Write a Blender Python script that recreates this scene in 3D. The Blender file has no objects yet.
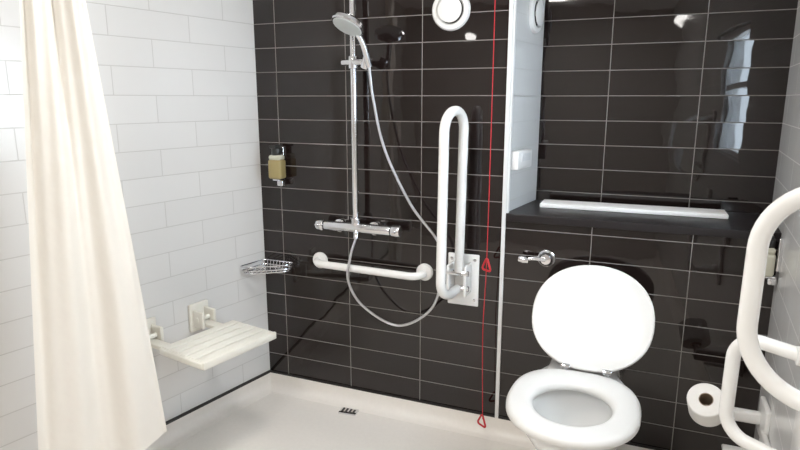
import bpy, bmesh, math
from mathutils import Vector, Matrix
sc = bpy.context.scene
try:
    sc.view_settings.view_transform = 'Standard'
    sc.view_settings.exposure = 0.0
except Exception: pass
V = Vector
COL = sc.collection

# ------------------------------------------------------------ materials
def new_mat(name):
    m = bpy.data.materials.new(name); m.use_nodes = True
    nt = m.node_tree; b = nt.nodes['Principled BSDF']
    return m, nt, b
def plain(name, col, rough=.4, metal=0, noise=.03, nscale=12, bump=0.0, coat=0, trans=0, ior=1.45):
    m, nt, b = new_mat(name)
    tc = nt.nodes.new('ShaderNodeTexCoord'); n = nt.nodes.new('ShaderNodeTexNoise')
    n.inputs['Scale'].default_value = nscale; n.inputs['Detail'].default_value = 3
    nt.links.new(tc.outputs['Object'], n.inputs['Vector'])
    r = nt.nodes.new('ShaderNodeMapRange')
    r.inputs['To Min'].default_value = 1-noise; r.inputs['To Max'].default_value = 1+noise
    nt.links.new(n.outputs['Fac'], r.inputs['Value'])
    mx = nt.nodes.new('ShaderNodeVectorMath'); mx.operation = 'SCALE'
    mx.inputs[0].default_value = col; nt.links.new(r.outputs['Result'], mx.inputs['Scale'])
    nt.links.new(mx.outputs['Vector'], b.inputs['Base Color'])
    b.inputs['Roughness'].default_value = rough; b.inputs['Metallic'].default_value = metal
    b.inputs['Coat Weight'].default_value = coat; b.inputs['Transmission Weight'].default_value = trans
    b.inputs['IOR'].default_value = ior
    if bump:
        bp = nt.nodes.new('ShaderNodeBump'); bp.inputs['Strength'].default_value = bump
        bp.inputs['Distance'].default_value = .002
        nt.links.new(n.outputs['Fac'], bp.inputs['Height']); nt.links.new(bp.outputs['Normal'], b.inputs['Normal'])
    return m
def tiles(name, c1, c2, grout, w, h, offx=0, offz=0, stagger=0.0, mortar=.0022, rough=.08, wave=.15, spec=.5, tilt=0.0):
    m, nt, b = new_mat(name)
    b.inputs['Specular IOR Level'].default_value = spec
    tc = nt.nodes.new('ShaderNodeTexCoord'); sp = nt.nodes.new('ShaderNodeSeparateXYZ'); cb = nt.nodes.new('ShaderNodeCombineXYZ')
    nt.links.new(tc.outputs['Object'], sp.inputs[0])
    ax = nt.nodes.new('ShaderNodeMath'); ax.operation='ADD'; ax.inputs[1].default_value = -offx+w*20
    az = nt.nodes.new('ShaderNodeMath'); az.operation='ADD'; az.inputs[1].default_value = -offz+h*10
    nt.links.new(sp.outputs['X'], ax.inputs[0]); nt.links.new(sp.outputs['Z'], az.inputs[0])
    nt.links.new(ax.outputs[0], cb.inputs['X']); nt.links.new(az.outputs[0], cb.inputs['Y'])
    br = nt.nodes.new('ShaderNodeTexBrick'); br.offset = stagger; br.squash = 1
    br.inputs['Scale'].default_value = 1; br.inputs['Brick Width'].default_value = w; br.inputs['Row Height'].default_value = h
    br.inputs['Mortar Size'].default_value = mortar; br.inputs['Mortar Smooth'].default_value = .1
    br.inputs['Color1'].default_value = (*c1,1); br.inputs['Color2'].default_value = (*c2,1); br.inputs['Mortar'].default_value = (*grout,1)
    nt.links.new(cb.outputs[0], br.inputs['Vector']); nt.links.new(br.outputs['Color'], b.inputs['Base Color'])
    rr = nt.nodes.new('ShaderNodeMapRange'); rr.inputs['To Min'].default_value = rough; rr.inputs['To Max'].default_value = .6
    nt.links.new(br.outputs['Fac'], rr.inputs['Value']); nt.links.new(rr.outputs['Result'], b.inputs['Roughness'])
    n = nt.nodes.new('ShaderNodeTexNoise'); n.inputs['Scale'].default_value = 9; n.inputs['Detail'].default_value = 1
    nt.links.new(cb.outputs[0], n.inputs['Vector'])
    b1 = nt.nodes.new('ShaderNodeBump'); b1.inputs['Strength'].default_value = wave; b1.inputs['Distance'].default_value = .01
    nt.links.new(n.outputs['Fac'], b1.inputs['Height'])
    if tilt:
        # every tile is set at a very slightly different angle
        dv = nt.nodes.new('ShaderNodeVectorMath'); dv.operation='DIVIDE'; dv.inputs[1].default_value=(w,h,1)
        fl = nt.nodes.new('ShaderNodeVectorMath'); fl.operation='FLOOR'
        wn_ = nt.nodes.new('ShaderNodeTexWhiteNoise'); wn_.noise_dimensions='3D'
        sb = nt.nodes.new('ShaderNodeVectorMath'); sb.operation='SUBTRACT'; sb.inputs[1].default_value=(.5,.5,.5)
        sl = nt.nodes.new('ShaderNodeVectorMath'); sl.operation='SCALE'; sl.inputs['Scale'].default_value=tilt
        ge = nt.nodes.new('ShaderNodeNewGeometry'); ad = nt.nodes.new('ShaderNodeVectorMath'); ad.operation='ADD'
        no = nt.nodes.new('ShaderNodeVectorMath'); no.operation='NORMALIZE'
        nt.links.new(cb.outputs[0],dv.inputs[0]); nt.links.new(dv.outputs[0],fl.inputs[0]); nt.links.new(fl.outputs[0],wn_.inputs['Vector'])
        nt.links.new(wn_.outputs['Color'],sb.inputs[0]); nt.links.new(sb.outputs[0],sl.inputs[0])
        nt.links.new(ge.outputs['Normal'],ad.inputs[0]); nt.links.new(sl.outputs[0],ad.inputs[1]); nt.links.new(ad.outputs[0],no.inputs[0])
        nt.links.new(no.outputs[0], b1.inputs['Normal'])
    b2 = nt.nodes.new('ShaderNodeBump'); b2.invert = True; b2.inputs['Strength'].default_value = .5; b2.inputs['Distance'].default_value = .002
    nt.links.new(br.outputs['Fac'], b2.inputs['Height']); nt.links.new(b1.outputs['Normal'], b2.inputs['Normal'])
    nt.links.new(b2.outputs['Normal'], b.inputs['Normal'])
    return m
DK1=(.009,.0055,.005); DK2=(.014,.0088,.008)
M_dark = tiles('dark_tile', DK1, DK2, (.18,.17,.16), .35, .105, offx=.11, offz=.08, rough=.03, mortar=.0018, wave=.06, spec=.62, tilt=.022)
M_white = tiles('white_tile', (.68,.675,.665), (.70,.695,.685), (.52,.51,.495), .35, .105, offx=.0, offz=.08, stagger=.5, mortar=.0017, rough=.2, wave=.1)
M_plaster = plain('painted_plaster', (.50,.48,.46), .8, nscale=4)
M_ceil = plain('ceiling_paint', (.78,.77,.75), .9)
M_floor = plain('cream_vinyl', (.78,.74,.69), .38, nscale=60, noise=.04, bump=.1)
M_black = plain('black_sealant', (.02,.018,.018), .4)
M_alu = plain('white_metal_trim', (.72,.72,.72), .3, noise=.01)
M_cer = plain('white_ceramic', (.82,.815,.80), .08, noise=.01, nscale=2, coat=.3)
M_plast = plain('white_plastic', (.80,.79,.77), .28, noise=.015)
M_strip = plain('bright_white_plastic', (.92,.91,.90), .7, noise=.01)
M_rail = plain('white_powder_coat', (.82,.81,.79), .25, noise=.01)
M_seatp = plain('cream_plastic', (.77,.75,.68), .4, noise=.03)
M_chrome = plain('chrome', (.75,.75,.77), .12, metal=1, noise=.02)
M_hose = plain('metal_hose', (.62,.62,.64), .3, metal=1, noise=.05, nscale=200)
M_face = plain('grey_nozzle_plate', (.66,.70,.70), .35)
M_red = plain('red_cord', (.50,.02,.03), .5)
M_amber = plain('olive_soap_liquid', (.32,.26,.12), .12, noise=.1)
M_clear = plain('clear_bottle', (.52,.51,.42), .1, noise=.05)
M_cap = plain('dark_cap', (.03,.03,.03), .3)
M_paper = plain('toilet_paper', (.86,.84,.81), .9, nscale=80, bump=.3)
M_card = plain('cardboard_core', (.35,.27,.2), .9)
M_water = plain('bowl_water', (.55,.58,.58), .02)
M_shadow = plain('slot_shade', (.05,.05,.05), .7)  # dark colour standing in for shade inside the vent and drain openings
M_shelf = plain('dark_ledge_tile', (.012,.009,.010), .38, noise=.1)
def cloth():
    m, nt, b = new_mat('curtain_cloth')
    b.inputs['Base Color'].default_value = (.86,.82,.76,1); b.inputs['Roughness'].default_value = .75
    b.inputs['Sheen Weight'].default_value = .2
    tc = nt.nodes.new('ShaderNodeTexCoord'); n = nt.nodes.new('ShaderNodeTexNoise'); n.inputs['Scale'].default_value = 14
    nt.links.new(tc.outputs['Object'], n.inputs['Vector'])
    bp = nt.nodes.new('ShaderNodeBump'); bp.inputs['Strength'].default_value = .4; bp.inputs['Distance'].default_value = .014
    nt.links.new(n.outputs['Fac'], bp.inputs['Height']); nt.links.new(bp.outputs['Normal'], b.inputs['Normal'])
    t = nt.nodes.new('ShaderNodeBsdfTranslucent'); t.inputs['Color'].default_value = (.85,.81,.73,1)
    mx = nt.nodes.new('ShaderNodeMixShader'); mx.inputs[0].default_value = .25
    nt.links.new(b.outputs[0], mx.inputs[1]); nt.links.new(t.outputs[0], mx.inputs[2])
    nt.links.new(mx.outputs[0], nt.nodes['Material Output'].inputs['Surface'])
    return m
M_cloth = cloth()
def emis(name, col, s):
    m, nt, b = new_mat(name)
    b.inputs['Base Color'].default_value = (.8,.8,.8,1)
    b.inputs['Emission Color'].default_value = (*col,1); b.inputs['Emission Strength'].default_value = s
    return m
M_lamp = emis('lamp_diffuser', (1,.97,.93), 18)
def pane():
    m, nt, b = new_mat('window_glass')
    b.inputs['Base Color'].default_value=(.9,.95,1,1); b.inputs['Roughness'].default_value=.05
    t = nt.nodes.new('ShaderNodeBsdfTransparent'); t.inputs['Color'].default_value=(.93,.97,1,1)
    mx = nt.nodes.new('ShaderNodeMixShader'); mx.inputs[0].default_value=.92
    nt.links.new(b.outputs[0], mx.inputs[1]); nt.links.new(t.outputs[0], mx.inputs[2])
    nt.links.new(mx.outputs[0], nt.nodes['Material Output'].inputs['Surface'])
    return m
M_glass = pane()

# ------------------------------------------------------------ mesh builder
def fillet(pts, r, n=8):
    pts=[V(p) for p in pts]; out=[pts[0]]
    for i in range(1,len(pts)-1):
        a,b,c = pts[i-1],pts[i],pts[i+1]
        rr = r[i-1] if isinstance(r,(list,tuple)) else r
        d1=(a-b); d2=(c-b); rr=min(rr, d1.length*.49 if i>1 else d1.length*.98, d2.length*.49 if i<len(pts)-2 else d2.length*.98)
        p1=b+d1.normalized()*rr; p2=b+d2.normalized()*rr
        w=math.cos((math.pi-d1.angle(d2))/2)
        for k in range(n+1):
            t=k/n
            den=(1-t)**2+2*w*t*(1-t)+t*t
            out.append((p1*(1-t)**2+b*2*w*t*(1-t)+p2*t*t)/den)
    out.append(pts[-1]); return out
def catmull(pts, n=8):
    pts=[V(p) for p in pts]; P=[pts[0]*2-pts[1]]+pts+[pts[-1]*2-pts[-2]]; out=[]
    for i in range(1,len(P)-2):
        for k in range(n):
            t=k/n; a,b,c,d=P[i-1],P[i],P[i+1],P[i+2]
            out.append(.5*((2*b)+(c-a)*t+(2*a-5*b+4*c-d)*t*t+(3*b-3*c+d-a)*t**3))
    out.append(pts[-1]); return out
class MB:
    def __init__(s): s.v=[]; s.f=[]
    def add(s, vs, fs):
        o=len(s.v); s.v+= [V(v) for v in vs]; s.f+=[[i+o for i in f] for f in fs]; return s
    def rings(s, rings, cap0=True, cap1=True, closed=True):
        n=len(rings[0]); vs=[p for r in rings for p in r]; fs=[]
        for j in range(len(rings)-1):
            for i in range(n if closed else n-1):
                k=(i+1)%n
                fs.append([j*n+i, j*n+k, (j+1)*n+k, (j+1)*n+i])
        if cap0: fs.append(list(range(n))[::-1])
        if cap1: fs.append([(len(rings)-1)*n+i for i in range(n)])
        return s.add(vs,fs)
    def box(s, c, size, rot=0, bevel=0, mat=None, seg=3):
        bm=bmesh.new(); bmesh.ops.create_cube(bm,size=1)
        bmesh.ops.scale(bm,vec=V(size),verts=bm.verts)
        if bevel: bmesh.ops.bevel(bm,geom=list(bm.edges)+list(bm.verts),offset=bevel,segments=seg,profile=.5,affect='EDGES')
        M = (mat if mat is not None else Matrix.Rotation(rot,4,'Z'))
        M = Matrix.Translation(V(c)) @ M
        bm.verts.ensure_lookup_table()
        vs=[M@v.co for v in bm.verts]; fs=[[v.index for v in f.verts] for f in bm.faces]; bm.free()
        return s.add(vs,fs)
    def lathe(s, prof, o, axis=(0,0,1), seg=32):
        ax=V(axis).normalized(); t=V((1,0,0)) if abs(ax.x)<.9 else V((0,1,0))
        u=ax.cross(t).normalized(); w=ax.cross(u); o=V(o)
        R=[[o+ax*h+(u*math.cos(2*math.pi*i/seg)+w*math.sin(2*math.pi*i/seg))*max(r,1e-4) for i in range(seg)] for r,h in prof]
        return s.rings(R)
    def cyl(s, a, b, r, r2=None, bev=.15, seg=24):
        a=V(a); b=V(b); L=(b-a).length; r2=r if r2 is None else r2; e=min(r*bev*1.0,L*.3)
        return s.lathe([(r-e,0),(r-e*.3,e*.3),(r,e),(r2,L-e),(r2-e*.3,L-e*.3),(r2-e,L)],a,b-a,seg)
    def tube(s, pts, r, seg=14, closed=False):
        pts=[V(p) for p in pts]; 
        q=[pts[0]]
        for p in pts[1:]:
            if (p-q[-1]).length>1e-5: q.append(p)
        pts=q; n=len(pts)
        def tan(i):
            if closed: return (pts[(i+1)%n]-pts[i-1]).normalized()
            return (pts[min(i+1,n-1)]-pts[max(i-1,0)]).normalized()
        t0=tan(0); h=V((0,0,1)) if abs(t0.z)<.9 else V((1,0,0))
        nrm=(h-t0*h.dot(t0)).normalized(); R=[]
        for i in range(n):
            t=tan(i); nrm=(nrm-t*nrm.dot(t)).normalized(); b=t.cross(nrm)
            R.append([pts[i]+(nrm*math.cos(2*math.pi*k/seg)+b*math.sin(2*math.pi*k/seg))*r for k in range(seg)])
        if closed: R.append(R[0]); return s.rings(R,False,False)
        return s.rings(R)
    def done(s, name, mat, parent=None, base=None, smooth=True, label=None, cat=None, group=None, kind=None, ang=35, solid=0):
        b = V(base) if base is not None else (V(parent['_b']) if parent is not None else V((0,0,0)))
        me=bpy.data.meshes.new(name); me.from_pydata([tuple(v-b) for v in s.v],[],s.f)
        bm=bmesh.new(); bm.from_mesh(me); bmesh.ops.remove_doubles(bm,verts=bm.verts,dist=1e-6)
        bmesh.ops.recalc_face_normals(bm,faces=bm.faces)
        if smooth:
            for f in bm.faces: f.smooth=True
            for e in bm.edges:
                if len(e.link_faces)==2 and e.calc_face_angle(0)>math.radians(ang): e.smooth=False
        bm.to_mesh(me); bm.free(); me.materials.append(mat)
        o=bpy.data.objects.new(name,me); COL.objects.link(o)
        if parent is not None: o.parent=parent
        else: o.location=b
        if label: o['label']=label
        if cat: o['category']=cat
        if group: o['group']=group
        if kind: o['kind']=kind
        return o
def thing(name, base, label, cat, group=None):
    e=bpy.data.objects.new(name,None); COL.objects.link(e); e.location=base; e.empty_display_size=.05
    e['_b']=tuple(base); e['label']=label; e['category']=cat
    if group: e['group']=group
    return e

# ------------------------------------------------------------ room shell
H=2.4
def rx(y): return 2.13+.07*y
def lx(y): return .2*y
MB().box((.7,-1.6,-.05),(4.2,5.0,.1)).done('floor',M_floor,kind='structure',smooth=False,base=(.7,-1.6,0))
MB().box((.7,-1.6,H+.05),(4.2,5.0,.1)).done('ceiling',M_ceil,kind='structure',smooth=False,base=(.7,-1.6,H))
def wall(name,p0,p1,z0,z1,side,mat,th=.1,holes=None,z_origin=0):
    p0=V((*p0,0)); p1=V((*p1,0)); L=(p1-p0).length; a=math.atan2(p1.y-p0.y,p1.x-p0.x)
    m=MB(); yc=side*th/2
    if not holes: m.box((L/2,yc,(z0+z1)/2),(L,th,z1-z0))
    else:
        x0,x1,h0,h1=holes
        m.box((x0/2,yc,(z0+z1)/2),(x0,th,z1-z0)); m.box(((x1+L)/2,yc,(z0+z1)/2),(L-x1,th,z1-z0))
        m.box(((x0+x1)/2,yc,(z0+h0)/2),(x1-x0,th,h0-z0)); m.box(((x0+x1)/2,yc,(h1+z1)/2),(x1-x0,th,z1-h1))
    o=m.done(name,mat,smooth=False,kind='structure'); o.location=p0; o.rotation_euler=(0,0,a); return o
LZ=.982  # ledge height
m=MB(); m.box((.535,.2,H/2),(1.27,.4,H)); m.box(((1.17+2.16)/2,.2,(LZ-.03)/2),(.99,.4,LZ-.03))
m.done('wall_back',M_dark,smooth=False,kind='structure')
m=MB(); m.box((1.7,.43,H/2+LZ/2-.02),(1.3,.1,H-LZ+.04)); m.done('wall_alcove',M_dark,smooth=False,kind='structure')
wall('wall_return',(1.172,.003),(1.228,.385),LZ,H,1,M_white,th=.03)
wall('wall_left',(0,0),(lx(-3.75),-3.75),0,H,-1,M_white)
YW0,YW1=-.34,-1.12
P0=(rx(.45),.45); k=math.sqrt(1+.07**2)
wall('wall_right',P0,(rx(-3.75),-3.75),0,H,1,M_white,holes=((.45-YW0)*k,(.45-YW1)*k,1.1,1.82))
MB().box((.65,-3.75,H/2),(3.2,.1,H)).done('wall_rear',M_plaster,smooth=False,kind='structure')
wd=V((-.07,-1,0)).normalized(); wn=V((-1,.07,0)).normalized()
def wp(y,z,o=0): p=V((rx(y),y,z)); return p-wn*o
ang=math.atan2(wd.y,wd.x)
m=MB(); ym=(YW0+YW1)/2; LW=(YW0-YW1)*k
for z in (1.12,1.80): m.box(wp(ym,z,.05),(LW,.05,.03),ang)
for y in (YW0-.015,YW1+.015): m.box(wp(y,1.46,.05),(.03,.05,.64),ang)
m.box(wp(ym,1.52,.05),(LW-.08,.04,.035),ang)
w1=m.done('window_1',M_alu,smooth=False,kind='structure',base=wp(ym,1.1,.05))
g=MB().box(wp(ym,1.46,.05),(LW-.06,.006,.64),ang); po=g.done('window_pane',M_glass,smooth=False,base=wp(ym,1.1,.05))
po.parent=w1; po.location=(0,0,0)

def cove(name,p0,p1,inn,mat=M_floor,hh=.08):
    p0=V((*p0,0));p1=V((*p1,0)); inn=V((*inn,0)).normalized()
    prof=[(0,hh),(.006,hh),(.008,.05)]
    for i in range(1,7):
        t=i/6*math.pi/2; prof.append((.008+.045*(1-math.cos(t)),.05-.048*math.sin(t)))
    prof+=[(.056,0),(0,0)]
    R=[[p+inn*a+V((0,0,z)) for a,z in prof] for p in (p0,p1)]
    return MB().rings(R).done(name,mat,kind='structure',ang=50)
cove('baseboard_back',(0,-.001),(2.12,-.001),(0,-1))
cove('baseboard_left',(0,0),(lx(-3.7),-3.7),(.981,-.196))
cove('baseboard_right',(rx(0),0),(rx(-3.7),-3.7),(-1,.07))
m=MB(); a=math.atan2(-.981,-.196)
m.box((lx(-1.5)+.004,-1.5,.084),(3.06,.008,.012),a); m.done('trim_1',M_black,smooth=False,kind='structure')
m=MB(); m.box((.58,-.004,.083),(1.16,.008,.008)); m.box((1.65,-.004,.083),(.95,.008,.008)); m.done('trim_2',M_black,smooth=False,kind='structure')
m=MB(); m.box((1.168,-.003,.08+(H-.08)/2),(.015,.012,H-.08)); m.done('trim_3',M_alu,smooth=False,kind='structure')
m=MB(); m.box((1.178,.01,LZ+(H-LZ)/2),(.012,.02,H-LZ)); m.done('trim_4',M_alu,smooth=False,kind='structure')
m=MB(); m.box((1.662,.184,LZ-.015),(.97,.392,.03),bevel=.003)
m.done('trim_5',M_shelf,smooth=False,kind='structure')

# ------------------------------------------------------------ strip on the ledge
m=MB(); m.box((1.632,.245,LZ+.009),(.71,.12,.018),rot=math.radians(1.0),bevel=.004)
m.done('plastic_strip',M_strip,base=(1.632,.245,LZ),label='long white plastic strip lying on the dark tiled ledge',cat='plastic strip')

# ------------------------------------------------------------ shower
RX=.528
sh=thing('shower_mixer',(RX,0,.88),'chrome shower mixer with riser rail, hose and handset on dark tiles','shower')
m=MB(); m.cyl((.375,-.06,.88),(.695,-.06,.88),.022); m.cyl((.44,0,.88),(.44,-.05,.88),.03); m.cyl((.61,0,.88),(.61,-.05,.88),.03)
m.cyl((RX,-.06,.89),(RX,-.06,.925),.02); m.cyl((.535,-.07,.868),(.54,-.085,.835),.012)
m.done('mixer_bar',M_chrome,parent=sh)
for x0,x1 in ((.372,.335),(.698,.741)):
    m=MB(); m.cyl((x0,-.06,.88),(x1,-.06,.88),.026,bev=.3); m.cyl((x1*.6+x0*.4,-.083,.88),(x1*.6+x0*.4,-.10,.888),.006)
    m.done('control_knob',M_chrome,parent=sh)
m=MB(); m.cyl((RX,-.06,.92),(RX,-.06,2.12),.0135); m.cyl((RX,0,2.05),(RX,-.05,2.05),.016); m.lathe([(.03,0),(.03,.008),(.02,.012)],(RX,0,2.05),(0,-1,0)); m.cyl((RX,-.06,2.02),(RX,-.06,2.08),.02)
m.done('riser_rail',M_chrome,parent=sh)
m=MB(); m.cyl((RX-.05,-.06,1.58),(RX+.055,-.075,1.58),.013); m.cyl((RX,-.06,1.555),(RX,-.06,1.605),.021); m.cyl((RX+.06,-.075,1.556),(RX+.08,-.085,1.60),.02)
m.done('rail_slider',M_chrome,parent=sh)
hs=MB(); A=V((.615,-.09,1.56)); B=V((.590,-.17,1.70)); 
hs.tube(catmull([A,A.lerp(B,.5)+V((.004,0,.016)),B],6),.0125)
hd=V((-.22,-.45,-.87)).normalized(); C=V((.579,-.20,1.712))
hs.lathe([(.015,-.03),(.045,-.022),(.066,-.008),(.068,.004),(.064,.010)],C,hd,36)
hs.done('handset',M_chrome,parent=sh,label='chrome handset with round head')
MB().lathe([(.060,.009),(.058,.0125),(.02,.0135),(.0,.0135)],C,hd,36).done('nozzle_plate',M_face,parent=sh)
hp=[(.540,-.083,.842),(.525,-.112,.76),(.520,-.125,.655),(.585,-.115,.545),(.736,-.085,.467),(.883,-.08,.555),(.934,-.075,.71),(.918,-.07,.843),(.79,-.07,1.002),(.678,-.08,1.225),(.630,-.085,1.428),(.614,-.09,1.563)]
MB().tube(catmull(hp,12),.0058,10).done('shower_hose',M_hose,parent=sh,label='flexible silver metal hose')

# ------------------------------------------------------------ soap dispensers
def dispenser(c,nrm,scale=1,liq=M_amber,label='',grp='wall soap dispensers'):
    c=V(c); n=V((*nrm,0)).normalized(); s=scale
    t=thing('soap_dispenser',c,label,'soap dispenser',grp); a=math.atan2(n.y,n.x)+math.pi/2
    m=MB(); m.box(c+n*.006*s+V((0,0,.02)),(.03*s,.012*s,.12*s),a,.003); m.box(c+n*.03*s+V((0,0,-.062*s)),(.034*s,.05*s,.008*s),a,.003)
    m.box(c+n*.03*s+V((.012*s,0,-.078*s)),(.03*s,.03*s,.026*s),a,.006)
    m.done('wall_bracket',M_chrome,parent=t)
    MB().box(c+n*.042*s+V((0,0,-.016*s)),(.066*s,.05*s,.084*s),a,.010*s).done('soap_bottle',liq,parent=t)
    MB().box(c+n*.042*s+V((0,0,.034*s)),(.060*s,.046*s,.024*s),a,.010*s).done('bottle_shoulder',M_clear,parent=t)
    m=MB(); m.cyl(c+n*.042*s+V((0,0,.044*s)),c+n*.042*s+V((0,0,.076*s)),.021*s); m.box(c+n*.052*s+V((0,0,.082*s)),(.03*s,.046*s,.014*s),a,.003)
    m.done('pump_cap',M_cap,parent=t)
dispenser((.122,0,1.135),(0,-1),1.05,label='small soap bottle with amber liquid and dark pump on dark tiles')
dispenser((rx(-.07),-.07,.90),(-1,.07),.95,liq=M_clear,label='small clear soap bottle in a chrome holder on white tiles')

# ------------------------------------------------------------ soap basket in corner
t=thing('soap_basket',(.02,-.02,.65),'chrome wire corner soap basket between white and dark tiled walls','soap basket')
m=MB(); rim=[(-.026,-.17),(.004,-.012),(.18,-.012),(.17,-.06),(.03,-.17)]
for z,sc_ in ((.672,1),(.652,.96),(.64,.9)):
    cx,cy=.07,-.08
    pts=[V((cx+(x-cx)*sc_,cy+(y-cy)*sc_,z)) for x,y in rim]
    m.tube([pts[-1].lerp(pts[0],.5)]+fillet([pts[-1].lerp(pts[0],.5)]+pts+[pts[-1].lerp(pts[0],.5)],.02,4)[1:-1],.0032,8,closed=True)
m.done('basket_rim',M_chrome,parent=t)
m=MB()
for i in range(9):
    f=i/8; x0=.012+.140*f
    ye=-.155+.085*max(0,(f-.2)/.8)
    m.tube(fillet([(x0,-.02,.67),(x0,-.025,.64),(x0-.015,ye,.64),(x0-.017,ye-.006,.67)],.006,3),.002,6)
m.done('basket_wires',M_chrome,parent=t)

# ------------------------------------------------------------ fixed grab rail
t=thing('grab_rail',(.57,0,.694),'short white horizontal grab rail on dark shower tiles','grab rail')
MB().tube(fillet([(.312,-.01,.70),(.312,-.07,.70),(.83,-.07,.69),(.83,-.01,.694)],.05,8),.0165,18).done('rail_tube',M_rail,parent=t)
for x in (.312,.83):
    MB().lathe([(.038,0),(.038,.008),(.034,.014),(.022,.018),(.0,.018)],(x,0,.697),(0,-1,0)).done('wall_flange',M_rail,parent=t)

# ------------------------------------------------------------ raised drop-down rail
t=thing('drop_down_rail',(.998,0,.69),'white hinged support rail folded upright against dark shower tiles','drop down rail')
MB().tube(fillet([(1.008,-.085,.74),(1.016,-.08,1.39),(.987,-.235,1.385),(.984,-.245,.70),(.992,-.17,.66),(1.0,-.08,.665)],[.075,.075,.05,.04],10),.019,18).done('rail_tube',M_rail,parent=t)
m=MB(); m.box((1.005,-.006,.685),(.135,.012,.225),bevel=.005)
m.box((.963,-.05,.70),(.012,.09,.13),bevel=.004); m.box((1.036,-.05,.70),(.012,.09,.13),bevel=.004)
m.done('hinge_plate',M_rail,parent=t)
m=MB(); m.cyl((.95,-.085,.735),(1.05,-.085,.735),.012); m.cyl((.95,-.075,.668),(1.05,-.075,.668),.012)
m.done('hinge_pin',M_chrome,parent=t)
for x,z in ((.955,.60),(1.055,.60),(1.055,.775),(.955,.775)): MB().lathe([(.007,0),(.007,.003),(.0,.004)],(x,-.012,z),(0,-1,0),12).done('screw_head',M_chrome,parent=t)

# ------------------------------------------------------------ emergency cord
t=thing('emergency_pull_cord',(1.13,-.11,.10),'red emergency pull cord with two triangular handles','pull cord')
MB().tube(catmull([(1.13,-.11,H-.03),(1.131,-.11,1.4),(1.129,-.11,.8),(1.122,-.11,.5),(1.132,-.11,.12)],8),.0017,8).done('cord',M_red,parent=t)
MB().lathe([(.04,0),(.04,-.02),(.01,-.035)],(1.13,-.11,H),(0,0,1)).done('ceiling_switch',M_plast,parent=t)
for z in (.775,.10):
    pts=[V((1.13,-.11,z+.045)),V((1.152,-.128,z-.008)),V((1.106,-.096,z-.008))]
    mid=pts[2].lerp(pts[0],.5)
    MB().tube(fillet([mid]+pts+[mid],.012,4)[:-1],.0042,8,closed=True).done('pull_handle',M_red,parent=t)

# ------------------------------------------------------------ vents
def vent(c,n,label,r=.078):
    c=V(c); n=V((*n,0)).normalized()
    t=thing('air_vent',c,label,'air vent','round white air vents')
    MB().lathe([(r*.6,0),(r,0),(r,.006),(r*.93,.014),(r*.74,.018),(r*.66,.010),(r*.66,.0)],c,n,40).done('vent_ring',M_plast,parent=t)
    MB().lathe([(r*.66,.001),(r*.66,.004),(.0,.004)],c,n,32).done('vent_throat',M_shadow,parent=t)
    MB().lathe([(.01,.004),(r*.3,.016),(r*.62,.020),(r*.62,.024),(r*.4,.029),(.0,.031)],c,n,40).done('vent_disc',M_plast,parent=t)
vent((.930,0,1.772),(0,-1),'round white air vent on dark tiles')
def ret(y): return 1.172+.1466*(y-.003)
vent((ret(.25)+.001,.25,1.775),(.989,-.145),'round white air vent on white tiled return')
t=thing('wall_sensor',(ret(.13),.13,1.175),'small white rectangular box on white tiled return','sensor box')
MB().box((ret(.11)+.018,.11,1.19),(.17,.036,.075),math.atan2(1,.1466),.006).done('box_housing',M_plast,parent=t)
MB().box((ret(.11)+.038,.11,1.20),(.10,.004,.03),math.atan2(1,.1466),.001).done('front_panel',M_alu,parent=t)

# ------------------------------------------------------------ flush lever
t=thing('flush_lever',(1.34,0,.81),'chrome toilet flush lever on dark tiles','flush lever')
m=MB(); m.lathe([(.034,0),(.034,.008),(.026,.014),(.02,.03),(.0,.032)],(1.345,0,.812),(0,-1,0)); m.done('lever_rose',M_chrome,parent=t)
m=MB(); m.tube(catmull([(1.345,-.034,.812),(1.30,-.042,.815),(1.262,-.045,.808)],5),.008,12); m.lathe([(.0,-.022),(.012,-.02),(.016,0),(.012,.02),(.0,.022)],(1.262,-.045,.808),(1,0,-.1),16); m.done('lever_handle',M_chrome,parent=t)

# ------------------------------------------------------------ toilet
TX=1.527
t=thing('toilet',(TX,-.3,0),'white ceramic toilet with lid up and seat down, against dark tiles','toilet')
N=64
def dring(z,w,yf,yb,yc,eb=5,x=TX,ef=2,taper=0):
    R=[]
    for i in range(N):
        a=2*math.pi*i/N; c,s=math.cos(a),math.sin(a); e=eb if s>0 else ef
        px=w*math.copysign(abs(c)**(2/e),c); b=(yb-yc) if s>0 else (yc-yf)
        yy=b*math.copysign(abs(s)**(2/e),s)
        if s>0: 
            u=min(1,yy/b/.35); px*=1-taper*(u*u*(3-2*u))
        R.append(V((x+px,yc+yy,z)))
    return R
rg=[dring(0,.135,-.57,-.062,-.3),dring(.02,.135,-.57,-.062,-.3),dring(.10,.122,-.55,-.06,-.3),dring(.2,.125,-.56,-.02,-.3),dring(.28,.142,-.61,-.004,-.3,taper=.1),
    dring(.35,.165,-.68,-.004,-.34,taper=.2),dring(.41,.185,-.735,-.004,-.38,taper=.28),dring(.445,.192,-.755,-.004,-.38,taper=.34),dring(.460,.190,-.752,-.004,-.38,taper=.36),dring(.468,.182,-.742,-.012,-.38,taper=.36)]
def el(z,w,b,yc): return dring(z,w,yc-b,yc+b,yc,2)
rg+=[el(.468,.135,.165,-.53),el(.462,.125,.155,-.53),el(.43,.125,.155,-.53),el(.36,.11,.13,-.525),el(.29,.075,.09,-.50),el(.24,.04,.05,-.48)]
MB().rings(rg).done('toilet_pan',M_cer,parent=t,ang=60)
MB().rings([el(.283,.072,.086,-.50),el(.284,.071,.085,-.50)]).done('bowl_water',M_water,parent=t)
yc=-.545
def so(z,k_): return dring(z,.203*k_+0,yc-.235*k_,yc+.235*k_,yc,2.6,ef=2.15)
def si(z,k_): return el(z,.122*k_,.135*k_,-.555)
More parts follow.
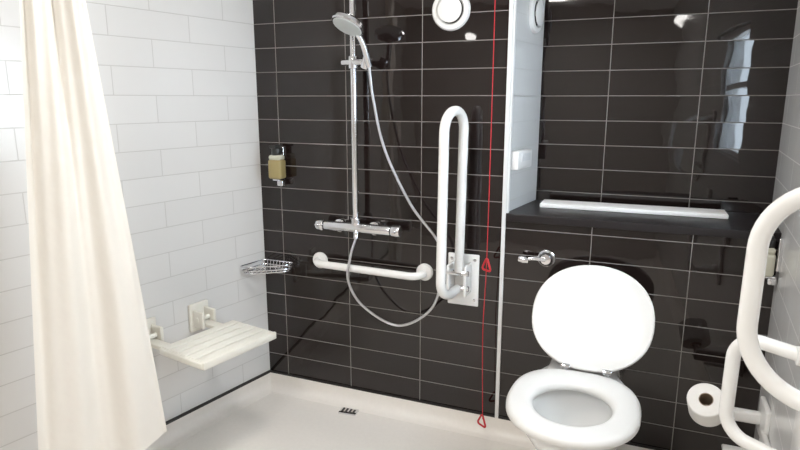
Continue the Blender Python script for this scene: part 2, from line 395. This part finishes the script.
rg=[so(.471,.97),so(.474,1),so(.488,1.0),so(.497,.975),so(.502,.92),si(.503,1.22),si(.499,1.08),si(.490,1.0),si(.474,1.0),si(.471,1.03)]
rg.append(rg[0]); MB().rings(rg,False,False).done('toilet_seat',M_plast,parent=t,ang=70)
hx=TX+.016
o=V((hx,-.297,.493)); d=V((0,.225,.325)).normalized(); nn=V((0,-d.z,d.y))
def lr(off,k_,w=.212,l=.198):
    R=[]
    for i in range(N):
        a=2*math.pi*i/N; c,s=math.cos(a),math.sin(a); e=2.15 if s>0 else 2.4
        ww=w*(1 if s>0 else 1-.10*s*s)
        R.append(o+V((1,0,0))*ww*k_*math.copysign(abs(c)**(2/e),c)+d*(l+l*k_*math.copysign(abs(s)**(2/e),s))+nn*off)
    return R
MB().rings([lr(-.018,.5),lr(-.016,.85),lr(-.010,.97),lr(-.003,1),lr(.006,1),lr(.010,.985),lr(.010,.955),lr(.005,.93),lr(.003,.5)]).done('toilet_lid',M_plast,parent=t,ang=70)
for x in (hx-.07,hx+.07):
    m=MB(); m.cyl((x-.016,-.302,.503),(x+.016,-.302,.503),.010); m.cyl((x,-.30,.468),(x,-.30,.50),.010); m.done('seat_hinge',M_chrome,parent=t)

# ------------------------------------------------------------ shower seat (fold-down)
an=V((.196,.981,0)).normalized(); nr=V((.981,-.196,0)).normalized(); C=V((.185,-.585,.50)); ra=math.atan2(an.y,an.x)
t=thing('folding_bench',(lx(-.55),-.55,.49),'cream slatted fold-down shower seat on white tiled wall','shower seat')
m=MB()
for i in range(5):
    m.box(C+nr*(-.1+.05*i)+V((0,0,0)),(.345,.0405,.018),ra,.004)
for s in (-1,1): m.box(C+an*.172*s+V((0,0,-.008)),(.022,.25,.026),ra,.006)
m.box(C+nr*.127+V((0,0,-.006)),(.36,.014,.03),ra,.005)
m.done('seat_slats',M_seatp,parent=t)
for y in (-.40,-.655):
    wp0=V((lx(y),y,.505)); m=MB()
    m.box(wp0+nr*.008,(.10,.016,.125),ra,.006)
    for s in (-1,1): m.box(wp0+nr*.04+an*.03*s,(.014,.08,.075),ra,.005)
    m.box(wp0+nr*.12+V((0,0,-.022)),(.045,.17,.018),ra,.004)
    m.cyl(wp0+nr*.045-an*.04,wp0+nr*.045+an*.04,.010)
    m.done('hinge_bracket',M_seatp,parent=t)

# ------------------------------------------------------------ rails on the right wall
def loop(zt,zb,xl,yl,yw,r,label,bend,hz=0):
    t=thing('drop_down_rail',(rx(yw),yw,(zt+zb)/2),label,'drop down rail')
    X=rx(yw)
    MB().tube(fillet([(X-.02,yw,zt+hz),(xl+.004,yl,zt),(xl,yl-.01,zb),(X-.02,yw-.02,zb-hz)],bend,12),r,20).done('rail_tube',M_rail,parent=t)
    m=MB(); m.box((X-.008,yw-.01,(zt+zb)/2),(.016,.11,zt-zb+.12),0,.005); 
    m.cyl((X-.012,yw,zt+hz),(X-.04,yw,zt+hz),r*1.35); m.cyl((X-.012,yw-.02,zb-hz),(X-.04,yw-.02,zb-hz),r*1.35)
    m.done('mounting_plate',M_rail,parent=t)
    return t
loop(1.295,.980,1.857,-1.29,-1.36,.0150,'large white tubular support rail loop fixed to white tiled wall',.095,.012)
loop(.868,.612,1.917,-.77,-.86,.0165,'lower white tubular support rail loop beside the toilet',.06)

# ------------------------------------------------------------ toilet roll and holder
t=thing('toilet_roll_holder',(rx(-.36),-.36,.42),'white plastic toilet roll holder beside the toilet','toilet roll holder')
X=rx(-.30)
ax=V((-.15,-.7,.72)).normalized()
c0=V((1.925,-.33,.462))
m=MB(); m.box((X-.008,-.27,.41),(.016,.12,.12),0,.005); m.box((X-.09,-.245,.405),(.18,.03,.04),0,.008)
m.box((X-.07,-.42,.335),(.12,.16,.014),0,.005); m.box((X-.013,-.40,.36),(.016,.20,.07),0,.005)
m.cyl(c0-ax*.095,c0-ax*.057,.012)
m.done('holder_body',M_plast,parent=t)
tr=thing('toilet_roll',c0,'part-used white toilet paper roll on its holder','toilet roll')
def rollr(h,r,n_=40):
    u=ax.cross(V((1,0,0))).normalized(); w_=ax.cross(u)
    return [c0+ax*h+(u*math.cos(2*math.pi*i/n_)+w_*math.sin(2*math.pi*i/n_))*r for i in range(n_)]
MB().rings([rollr(h,r) for h,r in ((-.055,.021),(-.055,.053),(-.052,.056),(.040,.056),(.043,.053),(.043,.021),(-.055,.021))],False,False).done('paper',M_paper,parent=tr)
MB().rings([rollr(h,r) for h,r in ((-.056,.0212),(-.056,.0195),(.045,.0195),(.045,.0212),(-.056,.0212))],False,False).done('cardboard_core',M_card,parent=tr)

# ------------------------------------------------------------ floor drain
t=thing('floor_drain',(.488,-.085,0),'small metal floor drain at the foot of dark tiles','floor drain')
m=MB(); m.box((.488,-.085,.005),(.085,.05,.008),.1,.002); m.done('drain_frame',M_chrome,parent=t)
m=MB()
for i in range(4): m.box((.460+.0185*i,-.085,.0095),(.009,.034,.002),.1)
m.done('drain_slot_shade',M_shadow,parent=t,smooth=False)  # solid dark bars on the plate, painted as the shade of open slots

# ------------------------------------------------------------ curtain
D=V((-.57,-.82,0)).normalized(); Nn=V((-.82,.57,0)).normalized(); O=V((.25,-1.05,0))
t=thing('shower_curtain',(.18,-1.15,.36),'ivory fabric shower curtain gathered in soft folds beside white tiles','shower curtain')
nu,nv=120,60; vs=[];fs=[]
zt,zb=2.27,.345
for j in range(nv+1):
    z=zt+(zb-zt)*j/nv; w=max(0,min(1.05,(1.70-z)/(1.70-.357)))
    s0=.037-.116*w; s1=.198+.104*w
    for i in range(nu+1):
        p=i/nu
        amp=.014+.003*w
        ph=.6*math.sin(z*1.7)
        off=amp*math.sin(2*math.pi*2.3*p+ph+.6)+.006*math.sin(2*math.pi*5.3*p+1.3+z*1.1)*(1-.5*w)+.005*math.sin(5*z+9*p)
        q=s0+(s1-s0)*(p+.018*math.sin(2*math.pi*2.3*p+ph+2.0))
        zz=z-(j/nv)**6*.035*min(1,p*2.5)
        P=O+D*q+Nn*off; vs.append(V((P.x,P.y,zz)))
for j in range(nv):
    for i in range(nu):
        a=j*(nu+1)+i; fs.append([a,a+1,a+nu+2,a+nu+1])
MB().add(vs,fs).done('curtain_cloth',M_cloth,parent=t,ang=180)
for i in range(7):
    q=.04+.155*i/6; P=O+D*q; MB().tube([V((P.x+.02*math.cos(a),P.y+.02*math.sin(a)*.3,2.27+.02*math.sin(a)+.012)) for a in [2*math.pi*k_/16 for k_ in range(16)]],.002,6,closed=True).done('curtain_ring',M_plast,parent=t)
t=thing('curtain_rail',(.2,-1.1,2.29),'white ceiling mounted shower curtain rail','curtain rail')
a=O+D*.72; b=O-D*1.1
MB().tube([V((a.x,a.y,2.285)),V((b.x,b.y,2.285))],.011,12).done('rail_tube',M_rail,parent=t)
for q in (.55,-.3,-1.0):
    P=O+D*q; MB().cyl((P.x,P.y,2.28),(P.x,P.y,H),.007).done('ceiling_support',M_rail,parent=t)

# ------------------------------------------------------------ lamps
def clamp_(c,n,r,label):
    c=V(c); t=thing('ceiling_lamp' if abs(n[2])>.5 else 'reflection_lamp',c,label,'lamp')
    MB().lathe([(r,0),(r,.02),(r*.92,.028),(r*.86,.02)],c,n,40).done('lamp_housing',M_plast,parent=t)
    MB().lathe([(r*.86,.018),(r*.8,.035),(r*.4,.045),(0,.047)],c,n,40).done('lamp_diffuser',M_lamp,parent=t)
clamp_((.9,-1.0,H),(0,0,-1),.14,'round white ceiling lamp')
clamp_((.9,-2.6,H),(0,0,-1),.14,'round white ceiling lamp')
clamp_((1.86,-3.70,2.2),(0,1,0),.055,'small round lamp added on unseen rear wall for tile reflection')  # added lamp behind the camera, gives a bright spot in the alcove tiles
clamp_((-.05,-3.70,2.02),(0,1,0),.055,'small round lamp added on unseen rear wall for tile reflection')  # second added lamp, out of view, for the soft glow in the shower tiles
def area(loc,size,e,rot=(0,0,0),col=(1,.965,.92)):
    l=bpy.data.lights.new('area',  'AREA'); l.shape='DISK'; l.size=size; l.energy=e; l.color=col
    o=bpy.data.objects.new('area_light',l); o.location=loc; o.rotation_euler=rot; COL.objects.link(o)
area((.9,-1.0,H-.06),.35,13.5)
area((.9,-2.6,H-.06),.5,28)

w=bpy.data.worlds.new('World'); sc.world=w; w.use_nodes=True
bg=w.node_tree.nodes['Background']; bg.inputs['Color'].default_value=(.86,.93,1,1); bg.inputs['Strength'].default_value=14

for o in bpy.data.objects:
    if '_b' in o: del o['_b']
# ------------------------------------------------------------ camera
c=bpy.data.cameras.new('Camera'); c.sensor_width=36; c.lens=27; c.clip_start=.02
co=bpy.data.objects.new('Camera',c); COL.objects.link(co)
co.location=(1.69,-2.36,1.43); co.rotation_euler=(math.radians(90-11.82),0,math.radians(22.5)); sc.camera=co
